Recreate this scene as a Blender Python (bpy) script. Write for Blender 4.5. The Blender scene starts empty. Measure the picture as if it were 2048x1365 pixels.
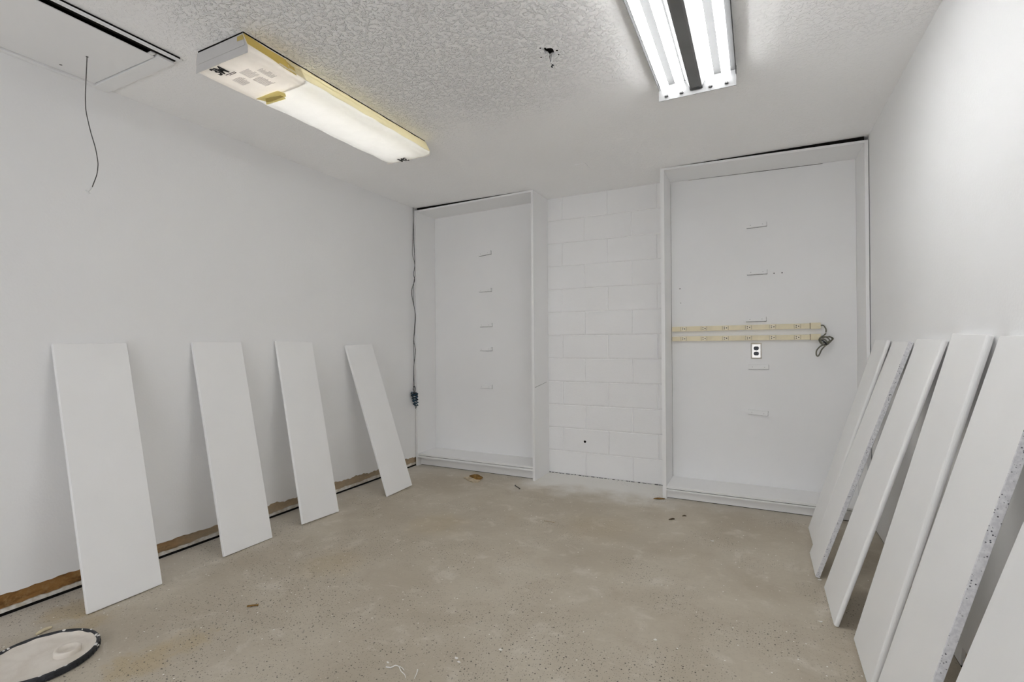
import bpy, bmesh, math, random
from mathutils import Vector, Matrix
from mathutils.geometry import tessellate_polygon

random.seed(7)
SC = bpy.context.scene
COL = SC.collection

# ------------------------------------------------------------------ camera
H = 2.4384
XL, XR, YB, YF = -2.8994, 0.6351, 4.0700, -1.75
cam = bpy.data.cameras.new('camera')
cam.sensor_width = 36.0
cam.lens = 982.118 / 2048.0 * 36.0
cam.clip_start = 0.02
cam_o = bpy.data.objects.new('camera', cam)
COL.objects.link(cam_o)
yaw, pitch, roll = 0.4630, 0.0033, -0.0070
fw = Vector((-math.sin(yaw) * math.cos(pitch), math.cos(yaw) * math.cos(pitch), math.sin(pitch)))
rt = Vector((math.cos(yaw), math.sin(yaw), 0))
up = rt.cross(fw)
r2 = math.cos(roll) * rt + math.sin(roll) * up
u2 = -math.sin(roll) * rt + math.cos(roll) * up
M = Matrix((r2, u2, -fw)).transposed().to_4x4()
M.translation = Vector((0, 0, 1.1573))
cam_o.matrix_world = M
SC.camera = cam_o

# ------------------------------------------------------------------ world, light levels, exposure
world = bpy.data.worlds.new('world')
SC.world = world
world.use_nodes = True
world.node_tree.nodes['Background'].inputs[0].default_value = (0.8, 0.85, 1, 1)
world.node_tree.nodes['Background'].inputs[1].default_value = 0.3
TUBE_STRENGTH = 9.6          # bare fluorescent tubes of the open fixture
MASKED_TUBE_STRENGTH = 2.0   # tubes burning behind the masking paper
FILL_STRENGTH = 17.5         # added fill light at an invented doorway behind the camera (W)
SC.view_settings.view_transform = 'Standard'
SC.view_settings.look = 'None'
SC.view_settings.gamma = 1.0
SC.view_settings.use_curve_mapping = False
SC.view_settings.exposure = 0.66
SC.cycles.max_bounces = 14
SC.cycles.diffuse_bounces = 12
SC.cycles.transmission_bounces = 4
SC.cycles.use_denoising = True
SC.cycles.use_adaptive_sampling = True
SC.cycles.adaptive_threshold = 0.15
SC.cycles.adaptive_min_samples = 14
SC.cycles.sample_clamp_indirect = 8.0
fill = bpy.data.lights.new('fill_light', 'AREA')  # area lamp added to fill the room from the unseen side
fill.shape = 'RECTANGLE'; fill.size = 2.4; fill.size_y = 1.25
fill.energy = FILL_STRENGTH
fill.color = (0.95, 0.97, 1.0)
fill_o = bpy.data.objects.new('fill_light', fill)
fill_o.location = (-1.15, YF - 0.02, 0.66)
fill_o.rotation_euler = (math.radians(90), 0, 0)
COL.objects.link(fill_o)

# ------------------------------------------------------------------ node helpers
class NT:
    def __init__(s, name, rough=0.6, spec=0.3):
        s.m = bpy.data.materials.new(name); s.m.use_nodes = True
        s.t = s.m.node_tree; s.n = s.t.nodes; s.l = s.t.links
        s.b = s.n['Principled BSDF']
        s.b.inputs['Roughness'].default_value = rough
        s.b.inputs['Specular IOR Level'].default_value = spec
        s._co = None
    def co(s):
        if s._co is None:
            g = s.n.new('ShaderNodeNewGeometry'); s._co = g.outputs['Position']
        return s._co
    def loc(s):
        return s.n.new('ShaderNodeTexCoord').outputs['Object']
    def link(s, a, b): s.l.new(a, b)
    def mapping(s, scale, rot=(0, 0, 0), src=None):
        m = s.n.new('ShaderNodeMapping'); m.inputs['Scale'].default_value = scale
        m.inputs['Rotation'].default_value = rot
        s.link(src or s.co(), m.inputs['Vector']); return m.outputs[0]
    def noise(s, scale, detail=3, rough=0.55, src=None, dist=0.0):
        t = s.n.new('ShaderNodeTexNoise'); t.inputs['Scale'].default_value = scale
        t.inputs['Detail'].default_value = detail; t.inputs['Roughness'].default_value = rough
        t.inputs['Distortion'].default_value = dist
        s.link(src or s.co(), t.inputs['Vector']); return t.outputs['Fac']
    def voro(s, scale, src=None, feature='F1', out='Distance', rnd=1.0, dim='3D'):
        t = s.n.new('ShaderNodeTexVoronoi'); t.feature = feature; t.voronoi_dimensions = dim
        t.inputs['Scale'].default_value = scale; t.inputs['Randomness'].default_value = rnd
        s.link(src or s.co(), t.inputs['Vector']); return t.outputs[out]
    def ramp(s, fac, a, b, ca=0.0, cb=1.0):
        r = s.n.new('ShaderNodeMapRange'); r.interpolation_type = 'SMOOTHSTEP'
        r.inputs['From Min'].default_value = a; r.inputs['From Max'].default_value = b
        r.inputs['To Min'].default_value = ca; r.inputs['To Max'].default_value = cb
        s.link(fac, r.inputs['Value']); return r.outputs[0]
    def math(s, op, a, b=None):
        m = s.n.new('ShaderNodeMath'); m.operation = op
        for i, v in enumerate((a, b)):
            if v is None: continue
            if isinstance(v, (int, float)): m.inputs[i].default_value = v
            else: s.link(v, m.inputs[i])
        return m.outputs[0]
    def mix(s, fac, a, b, mode='MIX'):
        m = s.n.new('ShaderNodeMix'); m.data_type = 'RGBA'; m.blend_type = mode
        for sock, v in ((m.inputs['Factor'], fac), (m.inputs['A'], a), (m.inputs['B'], b)):
            if isinstance(v, (int, float)): sock.default_value = v
            elif isinstance(v, tuple): sock.default_value = v if len(v) == 4 else v + (1,)
            else: s.link(v, sock)
        return m.outputs['Result']
    def sep(s, src=None):
        x = s.n.new('ShaderNodeSeparateXYZ'); s.link(src or s.co(), x.inputs[0]); return x.outputs
    def dist(s, p):
        v = s.n.new('ShaderNodeVectorMath'); v.operation = 'DISTANCE'
        s.link(s.co(), v.inputs[0]); v.inputs[1].default_value = p; return v.outputs['Value']
    def color(s, c):
        if isinstance(c, tuple): s.b.inputs['Base Color'].default_value = c if len(c) == 4 else c + (1,)
        else: s.link(c, s.b.inputs['Base Color'])
    def bump(s, h, strength=0.3, distance=0.002):
        b = s.n.new('ShaderNodeBump'); b.inputs['Strength'].default_value = strength
        b.inputs['Distance'].default_value = distance
        s.link(h, b.inputs['Height']); s.link(b.outputs[0], s.b.inputs['Normal'])

def plain(name, c, rough=0.5, spec=0.3, metal=0.0, var=0.06, scale=40, bump=0.0):
    n = NT(name, rough, spec)
    f = n.noise(scale, 3, src=n.loc())
    d = tuple(max(0, x * (1 - var)) for x in c)
    e = tuple(min(1, x * (1 + var)) for x in c)
    n.color(n.mix(n.ramp(f, .3, .7), d, e))
    n.b.inputs['Metallic'].default_value = metal
    if bump: n.bump(f, bump, .001)
    return n.m

W_WALL = (0.868, 0.870, 0.872)
def mk_wall(name, c, peel=90, strength=.18):
    n = NT(name, .85, .08)
    big = n.noise(1.3, 3)
    n.color(n.mix(n.ramp(big, .3, .7), tuple(x * .975 for x in c), c))
    a = n.noise(peel, 3, .6); b = n.noise(12, 2)
    n.bump(n.math('ADD', a, n.math('MULTIPLY', b, .6)), strength, .003)
    return n.m
MAT = {}
MAT['wall'] = mk_wall('painted_drywall', W_WALL)

# ceiling: spatter texture, heavy in the middle and smooth near the back and along the open fixture
n = NT('stippled_ceiling', .9, .05)
x, y, z = n.sep()
warp = n.noise(3.0, 3)
my = n.ramp(n.math('ADD', y, n.math('MULTIPLY', warp, .9)), 3.15, 2.45)
mx = n.ramp(n.math('ADD', x, n.math('MULTIPLY', warp, .3)), -2.05, -1.6)
mr = n.math('ADD', n.ramp(x, -.46, -.60), n.ramp(x, 0.0, .2, 0, .4))
mask = n.math('ADD', n.math('MULTIPLY', n.math('MULTIPLY', my, mx), mr), .14)
spat = n.math('ADD', n.ramp(n.noise(55, 3, .55, dist=.6), .46, .62), n.math('MULTIPLY', n.noise(150, 2), .35))
n.bump(n.math('MULTIPLY', spat, mask), .85, .0072)
n.color(n.mix(n.ramp(n.noise(1.1, 2), .3, .7), (.915, .914, .912), (.935, .934, .932)))
MAT['ceiling'] = n.m

# concrete floor
n = NT('worn_concrete', .62, .3)
x, y, z = n.sep()
big = n.noise(1.6, 5, .6, dist=.4); mid = n.noise(6.0, 5, .62, dist=.5); fine = n.noise(60, 4, .6)
c = n.mix(n.ramp(big, .32, .68), (.455, .400, .315), (.545, .492, .402))
c = n.mix(n.math('MULTIPLY', n.ramp(mid, .52, .72), .45), c, (.42, .355, .275))
c = n.mix(n.math('MULTIPLY', n.ramp(mid, .46, .28), .5), c, (.70, .65, .57))
c = n.mix(n.math('MULTIPLY', n.ramp(fine, .45, .75), .25), c, (.38, .335, .275))
swirl = n.noise(4.0, 6, .7, src=n.mapping((1, 2.6, 1), (0, 0, .5)), dist=2.2)
c = n.mix(n.math('MULTIPLY', n.ramp(swirl, .60, .74), .35), c, (.72, .67, .60))
# paint overspray along the walls
wob = n.math('MULTIPLY', n.math('SUBTRACT', n.noise(5, 4), .5), .55)
gapx = n.math('MULTIPLY', n.ramp(x, -1.85, -1.62), n.ramp(x, -.45, -.66))
ov = n.math('MULTIPLY', n.ramp(n.math('ADD', y, wob), 3.42, 3.86), n.math('ADD', n.math('MULTIPLY', gapx, .62), .25))
ovl = n.math('MULTIPLY', n.ramp(n.math('ADD', x, wob), -2.45, -2.86), .35)
c = n.mix(ov, c, (.82, .81, .78)); c = n.mix(ovl, c, (.76, .73, .68))
# ochre stains
for (px, py, r, k) in ((-2.03, .99, .12, .5), (-1.965, 1.177, .10, .4), (-2.70, 1.03, .13, .5), (-2.50, 1.06, .12, .4), (-1.85, 2.6, .25, .22), (-.9, 3.0, .3, .15), (-2.0, 1.9, .22, .22)):
    d = n.math('ADD', n.dist((px, py, 0)), n.math('MULTIPLY', n.math('SUBTRACT', mid, .5), .35))
    c = n.mix(n.math('MULTIPLY', n.ramp(d, r, r * .3), k), c, (.45, .34, .17))
# flecks
clus = n.ramp(n.math('ADD', n.math('MULTIPLY', n.noise(2.2, 3), 1.0), n.ramp(y, 3.4, 1.6, -.12, .06)), .40, .60)
for sc_, th, k in ((30, .088, .95), (52, .10, .9), (95, .12, .75)):
    v = n.voro(sc_, n.mapping((1, 1, 0.0)), dim='2D')
    rc = n.sep(n.voro(sc_, n.mapping((1, 1, 0.0)), out='Color', dim='2D'))[0]
    keep = n.ramp(rc, .55, .57)
    f = n.math('MULTIPLY', n.math('MULTIPLY', n.ramp(v, th * 1.25, th * .75), keep), n.math('MULTIPLY', clus, k))
    c = n.mix(f, c, (.085, .075, .065))
v = n.voro(17, n.mapping((1, 1, 0.0)), dim='2D'); rc = n.sep(n.voro(17, n.mapping((1, 1, 0.0)), out='Color', dim='2D'))[1]
c = n.mix(n.math('MULTIPLY', n.ramp(v, .058, .035), n.ramp(rc, .86, .87)), c, (.88, .87, .84))
v = n.voro(45, n.mapping((1.0, 1.6, 0.0), (0, 0, .7)), dim='2D'); rc = n.sep(n.voro(45, n.mapping((1.0, 1.6, 0.0), (0, 0, .7)), out='Color', dim='2D'))[1]
c = n.mix(n.math('MULTIPLY', n.ramp(v, .11, .05), n.math('MULTIPLY', n.ramp(rc, .93, .94), .75)), c, (.85, .84, .80))
n.color(c)
n.bump(n.math('ADD', n.math('MULTIPLY', mid, .6), n.math('MULTIPLY', fine, .5)), .25, .004)
MAT['floor'] = n.m

# painted concrete block
n = NT('painted_block', .85, .08)
n.color(n.mix(n.ramp(n.noise(2.5, 3), .3, .7), (.86, .86, .862), (.88, .88, .882)))
n.bump(n.math('ADD', n.noise(140, 3, .7), n.math('MULTIPLY', n.noise(35, 3), .8)), .30, .003)
MAT['block'] = n.m
MAT['mortar'] = plain('painted_mortar', (.80, .80, .80), .7, .2, var=.05, scale=60, bump=.2)

# melamine / painted shelf boards
n = NT('white_painted_board', .45, .3)
n.color(n.mix(n.ramp(n.noise(3, 2), .3, .7), (.875, .875, .872), (.895, .895, .892)))
n.bump(n.noise(25, 3), .06, .002)
MAT['board'] = n.m
n = NT('speckled_raw_edge', .8, .1)
pit = n.ramp(n.voro(130), .30, .16); keep = n.ramp(n.noise(45, 3), .46, .54)
f = n.math('MULTIPLY', pit, keep)
n.color(n.mix(f, n.mix(n.ramp(n.noise(90, 3), .35, .65), (.64, .64, .665), (.78, .78, .80)), (.10, .10, .12)))
n.bump(n.math('MULTIPLY', f, -1.0), .5, .002)
MAT['raw'] = n.m
MAT['unit'] = mk_wall('painted_shelving', (.868, .869, .870), 60, .05)
MAT['dark'] = plain('dark_holes_and_gap_shade', (.012, .011, .010), .95, .05, var=.3)  # near-black for real holes and for shade painted into gaps
MAT['joint'] = plain('cleat_shadow_grey', (.36, .36, .36), .9, .1, var=.2)  # grey of the shadow lines painted around the cleats
MAT['seam'] = plain('grey_seam', (.16, .16, .16), .9, .1, var=.3)

n = NT('exposed_brown_board', .85, .1)
st = n.noise(7, 5, .65, src=n.mapping((1, 1.0, 3.0)), dist=.8); st2 = n.noise(40, 4, .7)
x, y, z = n.sep()
c = n.mix(n.ramp(st, .3, .62), (.085, .042, .014), (.32, .17, .06))
c = n.mix(n.math('MULTIPLY', n.ramp(st2, .45, .7), .5), c, (.40, .26, .12))
c = n.mix(n.math('MULTIPLY', n.ramp(n.math('ADD', y, n.math('MULTIPLY', n.noise(3, 2), .8)), 1.75, 2.3), .62), c, (.50, .43, .32))
n.color(c); n.bump(st2, .6, .004)
MAT['brown'] = n.m
n = NT('chipped_plaster', .85, .1)
n.color(n.mix(n.ramp(n.noise(30, 4), .35, .65), (.55, .50, .42), (.74, .72, .68)))
n.bump(n.noise(60, 3), .5, .004)
MAT['plaster'] = n.m

# papers
def paper(name, c, tcol, tfac, print_=False):
    n = NT(name, .75, .15)
    w = n.noise(14, 4, .6, dist=.5)
    n.color(n.mix(n.ramp(w, .3, .7), tuple(v * .96 for v in c), c))
    n.bump(w, .35, .004)
    tr = n.n.new('ShaderNodeBsdfTranslucent'); tr.inputs[0].default_value = tcol + (1,)
    mx = n.n.new('ShaderNodeMixShader'); mx.inputs[0].default_value = tfac
    n.link(n.b.outputs[0], mx.inputs[1]); n.link(tr.outputs[0], mx.inputs[2])
    n.link(mx.outputs[0], n.n['Material Output'].inputs['Surface'])
    return n.m
MAT['paper_thin'] = paper('thin_masking_paper', (.86, .86, .85), (.85, .85, .83), .22)
MAT['paper_thick'] = paper('printed_masking_paper', (.82, .79, .75), (.85, .81, .75), .20)
MAT['paper_end'] = paper('grey_paper_flap', (.62, .61, .60), (.6, .58, .55), .03)
MAT['tape'] = paper('yellow_masking_tape', (.70, .58, .22), (.80, .60, .14), .30)
MAT['tape_pale'] = paper('pale_masking_tape', (.84, .78, .56), (.88, .80, .52), .20)
MAT['tape_under'] = paper('yellowed_seam_tape', (.90, .82, .48), (.97, .90, .50), .50)
MAT['print_black'] = plain('black_print', (.02, .02, .022), .6, .2)
MAT['print_grey'] = plain('grey_print', (.56, .53, .53), .75, .1)
def emitter(name, c, s):
    n = NT(name, .4)
    n.color(n.mix(n.noise(5, 1, src=n.loc()), (.85, .85, .85), (.9, .9, .9)))
    n.b.inputs['Emission Color'].default_value = c + (1,)
    n.b.inputs['Emission Strength'].default_value = s
    return n.m
MAT['tube'] = emitter('lit_fluorescent_tube', (.985, .995, 1.0), TUBE_STRENGTH)
MAT['tube_hidden'] = emitter('lit_tube_behind_paper', (1, .98, .95), MASKED_TUBE_STRENGTH)
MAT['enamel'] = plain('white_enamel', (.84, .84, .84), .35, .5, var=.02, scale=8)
MAT['pan'] = plain('glare_darkened_reflector', (.065, .065, .065), .7, .05, var=.03, scale=8)  # white pan coloured dark to offset tube glare, keeping the tubes distinct
MAT['plate'] = plain('glare_darkened_plate', (.20, .20, .20), .6, .1, var=.03, scale=8)  # white end plates and ballast cover, colour lowered against the strong tube light
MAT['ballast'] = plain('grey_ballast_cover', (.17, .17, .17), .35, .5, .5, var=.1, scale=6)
MAT['cream'] = plain('cream_plastic', (.80, .72, .52), .45, .4, var=.06, scale=9)
MAT['cream_light'] = plain('light_cream_plastic', (.86, .80, .64), .4, .4, var=.04)
MAT['slot'] = plain('dark_slot', (.05, .035, .02), .7, .2)
MAT['steel'] = plain('brushed_steel_plate', (.80, .77, .73), .28, .5, .85, var=.06, scale=50)
MAT['navy'] = plain('dark_receptacle', (.012, .014, .026), .35, .5)
MAT['cord'] = plain('grey_green_cord', (.17, .165, .125), .5, .3, var=.25, scale=60)
MAT['wire'] = plain('dark_grey_wire', (.09, .09, .09), .6, .2, var=.3)
MAT['bluewire'] = plain('blue_black_wire', (.022, .055, .085), .5, .3, var=.6, scale=80)
MAT['blackwire'] = plain('black_wire', (.015, .017, .02), .5, .3, var=.3)
MAT['string'] = plain('grey_string', (.10, .098, .092), .8, .1, var=.3)
MAT['white_plastic'] = plain('white_plastic', (.78, .78, .77), .45, .4, var=.03)
MAT['rim'] = plain('black_rim_plastic', (.025, .026, .030), .45, .4, var=.4, scale=30)
n = NT('dried_cream_paint', .6, .3)
w = n.noise(9, 5, .6, dist=1.0)
n.color(n.mix(n.ramp(w, .3, .7), (.71, .65, .575), (.80, .75, .68))); n.bump(w, .3, .004)
MAT['lid'] = n.m
MAT['ochre'] = plain('tan_cardboard', (.24, .135, .04), .85, .1, var=.5, scale=45, bump=.6)
MAT['tan'] = plain('pale_tan_chip', (.52, .44, .32), .85, .1, var=.25, scale=40)
MAT['twig'] = plain('dark_brown_twig', (.09, .065, .04), .8, .1, var=.4)
MAT['straw'] = plain('straw_coloured_wood', (.66, .58, .40), .7, .2, var=.1)
MAT['flake'] = plain('white_paint_flake', (.82, .81, .78), .6, .2, var=.05)
MAT['zinc'] = plain('dark_screw_metal', (.12, .11, .10), .45, .5, .7, var=.2)

# ------------------------------------------------------------------ mesh helpers
def link(name, me, parent=None, mats=()):
    o = bpy.data.objects.new(name, me); COL.objects.link(o)
    for m in mats: me.materials.append(MAT[m] if isinstance(m, str) else m)
    if parent is not None: o.parent = parent
    return o
def fin(name, bm, mat, parent=None, smooth=False, loc=None):
    me = bpy.data.meshes.new(name)
    bmesh.ops.recalc_face_normals(bm, faces=bm.faces)
    if smooth:
        for f in bm.faces: f.smooth = True
    bm.to_mesh(me); bm.free()
    mats = mat if isinstance(mat, (list, tuple)) else (mat,)
    o = link(name, me, parent, mats)
    if loc is not None: o.location = loc
    return o
def empty(name, loc=(0, 0, 0)):
    o = bpy.data.objects.new(name, None); COL.objects.link(o); o.location = loc
    o.empty_display_size = .05
    return o
def tag(o, label, cat, group=None):
    o['label'] = label; o['category'] = cat
    if group: o['group'] = group
    return o
def struct(o, label=None, cat=None):
    o['kind'] = 'structure'
    if label: o['label'] = label
    if cat: o['category'] = cat
    return o
def add_box(bm, x0, x1, y0, y1, z0, z1, bevel=0.0, mi=0):
    vs = [bm.verts.new(p) for p in ((x0, y0, z0), (x1, y0, z0), (x1, y1, z0), (x0, y1, z0), (x0, y0, z1), (x1, y0, z1), (x1, y1, z1), (x0, y1, z1))]
    fs = [bm.faces.new([vs[i] for i in f]) for f in ((0, 3, 2, 1), (4, 5, 6, 7), (0, 1, 5, 4), (1, 2, 6, 5), (2, 3, 7, 6), (3, 0, 4, 7))]
    for f in fs: f.material_index = mi
    if bevel:
        es = set(e for f in fs for e in f.edges)
        bmesh.ops.bevel(bm, geom=list(es), offset=bevel, segments=2, profile=.6, affect='EDGES')
    return vs
def box(name, x0, x1, y0, y1, z0, z1, mat, parent=None, bevel=0.0):
    bm = bmesh.new(); add_box(bm, x0, x1, y0, y1, z0, z1, bevel)
    return fin(name, bm, mat, parent)
def hexa(name, pts, mat, parent=None):     # 8 corners: bottom loop then top loop
    bm = bmesh.new(); v = [bm.verts.new(p) for p in pts]
    for f in ((0, 3, 2, 1), (4, 5, 6, 7), (0, 1, 5, 4), (1, 2, 6, 5), (2, 3, 7, 6), (3, 0, 4, 7)): bm.faces.new([v[i] for i in f])
    return fin(name, bm, mat, parent)
def spline(pts, k=8):
    P = [Vector(p) for p in pts]; out = []
    for i in range(len(P) - 1):
        a = P[max(i - 1, 0)]; b = P[i]; c = P[i + 1]; d = P[min(i + 2, len(P) - 1)]
        for j in range(k):
            t = j / k
            out.append(.5 * ((2 * b) + (c - a) * t + (2 * a - 5 * b + 4 * c - d) * t * t + (3 * b - a - 3 * c + d) * t ** 3))
    out.append(P[-1]); return out
def add_tube(bm, pts, r, seg=8, smooth_k=8, caps=True, taper=None):
    P = spline(pts, smooth_k) if smooth_k > 1 else [Vector(p) for p in pts]
    rings = []; nrm = None
    for i, p in enumerate(P):
        t = (P[min(i + 1, len(P) - 1)] - P[max(i - 1, 0)])
        if t.length < 1e-9: t = Vector((0, 0, 1))
        t.normalize()
        if nrm is None:
            nrm = t.orthogonal().normalized()
        else:
            nrm = (nrm - t * nrm.dot(t))
            nrm = nrm.normalized() if nrm.length > 1e-6 else t.orthogonal().normalized()
        bn = t.cross(nrm)
        rr = r if taper is None else r * taper(i / (len(P) - 1))
        rings.append([bm.verts.new(p + rr * (math.cos(a) * nrm + math.sin(a) * bn)) for a in (2 * math.pi * k / seg for k in range(seg))])
    for A, B in zip(rings, rings[1:]):
        for k in range(seg): bm.faces.new((A[k], A[(k + 1) % seg], B[(k + 1) % seg], B[k]))
    if caps: bm.faces.new(rings[0][::-1]); bm.faces.new(rings[-1])
def tube(name, pts, r, mat, parent=None, seg=8, k=8, taper=None):
    bm = bmesh.new(); add_tube(bm, pts, r, seg, k, taper=taper)
    return fin(name, bm, mat, parent, smooth=True)
def add_lathe(bm, prof, seg=48, c=(0, 0, 0), jitter=None):
    rings = []
    for (r, z) in prof:
        if r < 1e-6: rings.append([bm.verts.new((c[0], c[1], c[2] + z))]); continue
        rings.append([bm.verts.new((c[0] + r * math.cos(2 * math.pi * k / seg), c[1] + r * math.sin(2 * math.pi * k / seg), c[2] + z + (jitter(k, r) if jitter else 0))) for k in range(seg)])
    for A, B in zip(rings, rings[1:]):
        for k in range(seg):
            if len(A) == 1 and len(B) == 1: continue
            if len(A) == 1: bm.faces.new((A[0], B[k], B[(k + 1) % seg]))
            elif len(B) == 1: bm.faces.new((A[k], A[(k + 1) % seg], B[0]))
            else: bm.faces.new((A[k], A[(k + 1) % seg], B[(k + 1) % seg], B[k]))
def prism(name, poly, axis, a, b, mat, parent=None):
    """poly in the two other axes (ascending order), extruded along axis from a to b"""
    bm = bmesh.new()
    def P(u, v, w): return {0: (w, u, v), 1: (u, w, v), 2: (u, v, w)}[axis]
    A = [bm.verts.new(P(u, v, a)) for u, v in poly]; B = [bm.verts.new(P(u, v, b)) for u, v in poly]
    k = len(poly)
    bm.faces.new(A); bm.faces.new(B[::-1])
    for i in range(k): bm.faces.new((A[i], A[(i + 1) % k], B[(i + 1) % k], B[i]))
    return fin(name, bm, mat, parent)

# ------------------------------------------------------------------ the room shell
struct(box('floor', XL - .15, XR + .15, YF - .15, YB + .15, -.12, 0, 'floor'), 'stained grey-tan concrete floor with dark and white flecks', 'floor')

# ceiling with the attic hatch opening and the ragged hole of the removed lamp
HX0, HX1, HY0, HY1 = -2.872, -2.335, -.16, 1.231
hole = [(-0.8313, 1.9823), (-0.821, 1.9743), (-0.8137, 1.9717), (-0.8116, 1.9816), (-0.8028, 1.9837), (-0.7942, 1.9862), (-0.7883, 1.9935), (-0.7879, 2.0046), (-0.7912, 2.0199), (-0.7911, 2.0372), (-0.7953, 2.0451), (-0.804, 2.0487), (-0.8069, 2.0417), (-0.8144, 2.0517), (-0.8225, 2.0526), (-0.828, 2.0485), (-0.8266, 2.0315), (-0.8283, 2.0219), (-0.8324, 2.0148), (-0.8306, 2.0021), (-0.8285, 1.9922)][::-1]
def ceiling_mesh():
    outer = [(XL - .15, YF - .15), (XR + .15, YF - .15), (XR + .15, YB + .15), (XL - .15, YB + .15)]
    hatch = [(HX0, HY0), (HX0, HY1), (HX1, HY1), (HX1, HY0)]
    loops = [outer, hatch, hole]
    flat = [p for l in loops for p in l]
    tris = tessellate_polygon([[Vector((p[0], p[1], 0)) for p in l] for l in loops])
    bm = bmesh.new()
    lo = [bm.verts.new((p[0], p[1], H)) for p in flat]; hi = [bm.verts.new((p[0], p[1], H + .016)) for p in flat]
    for t in tris:
        bm.faces.new([lo[i] for i in t]); bm.faces.new([hi[i] for i in t][::-1])
    off = 0
    for l in loops:
        k = len(l)
        for i in range(k): bm.faces.new((lo[off + i], lo[off + (i + 1) % k], hi[off + (i + 1) % k], hi[off + i]))
        off += k
    return bm
ceil = struct(fin('ceiling', ceiling_mesh(), 'ceiling'), 'white stippled ceiling', 'ceiling')
# dark loft void above the ceiling (closes the room against the sky)
bm = bmesh.new(); add_box(bm, XL - .15, XR + .15, YF - .15, YB + .15, H + .02, H + .5)
bm.faces.ensure_lookup_table()
struct(fin('added_loft_void', bm, 'dark'), 'added dark loft void above the ceiling', 'loft void')

def ragged(y, seed, amp):
    return amp * (math.sin(y * 23 + seed) * .35 + math.sin(y * 61 + 2 * seed) * .25 + math.sin(y * 147 + 3 * seed) * .2 + math.sin(y * 9.1 + seed * .7) * .4)
def ragged_wall(name, X, s, y0, y1, zf, thick, mat, top=H, parent=None, step=.012):
    """wall leaf whose lower edge follows zf(y); s = +1 room is on +x side"""
    bm = bmesh.new(); k = int((y1 - y0) / step)
    A, B, Cc, D = [], [], [], []
    for i in range(k + 1):
        y = y0 + (y1 - y0) * i / k; z = zf(y)
        zt = top(y) if callable(top) else top
        A.append(bm.verts.new((X, y, z))); B.append(bm.verts.new((X, y, zt)))
        Cc.append(bm.verts.new((X - s * thick, y, z + .002))); D.append(bm.verts.new((X - s * thick, y, zt)))
    for i in range(k):
        bm.faces.new((A[i], A[i + 1], B[i + 1], B[i])); bm.faces.new((A[i], Cc[i], Cc[i + 1], A[i + 1]))
        bm.faces.new((B[i], B[i + 1], D[i + 1], D[i])); bm.faces.new((Cc[i], D[i], D[i + 1], Cc[i + 1]))
    for i in (0, k): bm.faces.new((A[i], B[i], D[i], Cc[i]))
    return fin(name, bm, mat, parent)
def zl(y):
    base = .092 if y < 1.4 else (.082 if y < 2.2 else .088)
    return base + ragged(y, 1.3, .006 if y < 2 else .013)
wl = struct(ragged_wall('wall_left', XL, 1, YF, YB + .1, zl, .012, 'wall'), 'smooth white painted left wall with baseboard torn off', 'wall')
box('backing_board', XL - .08, XL - .0115, YF, YB + .1, .0, H + .01, 'brown', wl)
ragged_wall('plaster_residue', XL - .003, 1, YF, YB - .3, lambda y: .0125, .009, 'plaster', top=lambda y: .030 + ragged(y, 4.2, .006) + (0 if y < 2 else .004), parent=wl)
box('floor_gap', XL - .0115, XL - .0005, YF, YB - .3, .0005, .0120, 'dark', wl)

def zr(y): return (.004 if y > 2.25 else .075 + ragged(y, 2.1, .006))
wr = struct(ragged_wall('wall_right', XR, -1, YF, YB + .1, zr, .012, 'wall'), 'bright white painted right wall behind leaning boards', 'wall')
box('backing_board', XR + .0115, XR + .08, YF, YB + .1, 0, H + .01, 'brown', wr)
ragged_wall('plaster_residue', XR + .003, -1, YF, 2.25, lambda y: .009, .008, 'plaster', top=lambda y: .028 + ragged(y, 1.2, .007), parent=wr)
box('floor_gap', XR + .0005, XR + .0115, YF, YB, .0004, .006, 'dark', wr)

# wall behind the photographer, with a wide doorway added for the fill light
bm = bmesh.new()
add_box(bm, XL - .1, -2.4, YF - .12, YF, 0, H); add_box(bm, .1, XR + .1, YF - .12, YF, 0, H); add_box(bm, -2.4, .1, YF - .12, YF, 2.06, H)
struct(fin('wall_front', bm, 'wall'), 'white wall with an added wide doorway, unseen behind the camera', 'wall')

# block wall at the back
BX1, BX2 = -1.6684, -.6259
wb = struct(box('wall_back', XL - .1, XR + .1, YB + .0035, YB + .15, 0, H + .01, 'mortar'), 'white painted concrete block wall between the two shelving units', 'wall')
CH = .2032; b0 = -1.5306
blk_cache = {}
def block(xa, xb, za, zb, proud):
    key = (round(xb - xa, 3), round(zb - za, 3), round(proud, 4))
    w, h = xb - xa, zb - za
    if key not in blk_cache:
        bm = bmesh.new()
        e = .0042
        f = [bm.verts.new(p) for p in ((e, -proud, e), (w - e, -proud, e), (w - e, -proud, h - e), (e, -proud, h - e))]
        b = [bm.verts.new(p) for p in ((0, .0035, 0), (w, .0035, 0), (w, .0035, h), (0, .0035, h))]
        bm.faces.new(f)
        for i in range(4): bm.faces.new((f[i], b[i], b[(i + 1) % 4], f[(i + 1) % 4]))
        me = bpy.data.meshes.new('block'); bmesh.ops.recalc_face_normals(bm, faces=bm.faces); bm.to_mesh(me); bm.free()
        me.materials.append(MAT['block']); blk_cache[key] = me
    o = bpy.data.objects.new('block', blk_cache[key]); COL.objects.link(o); o.parent = wb
    o.location = (xa, YB, za)
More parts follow.
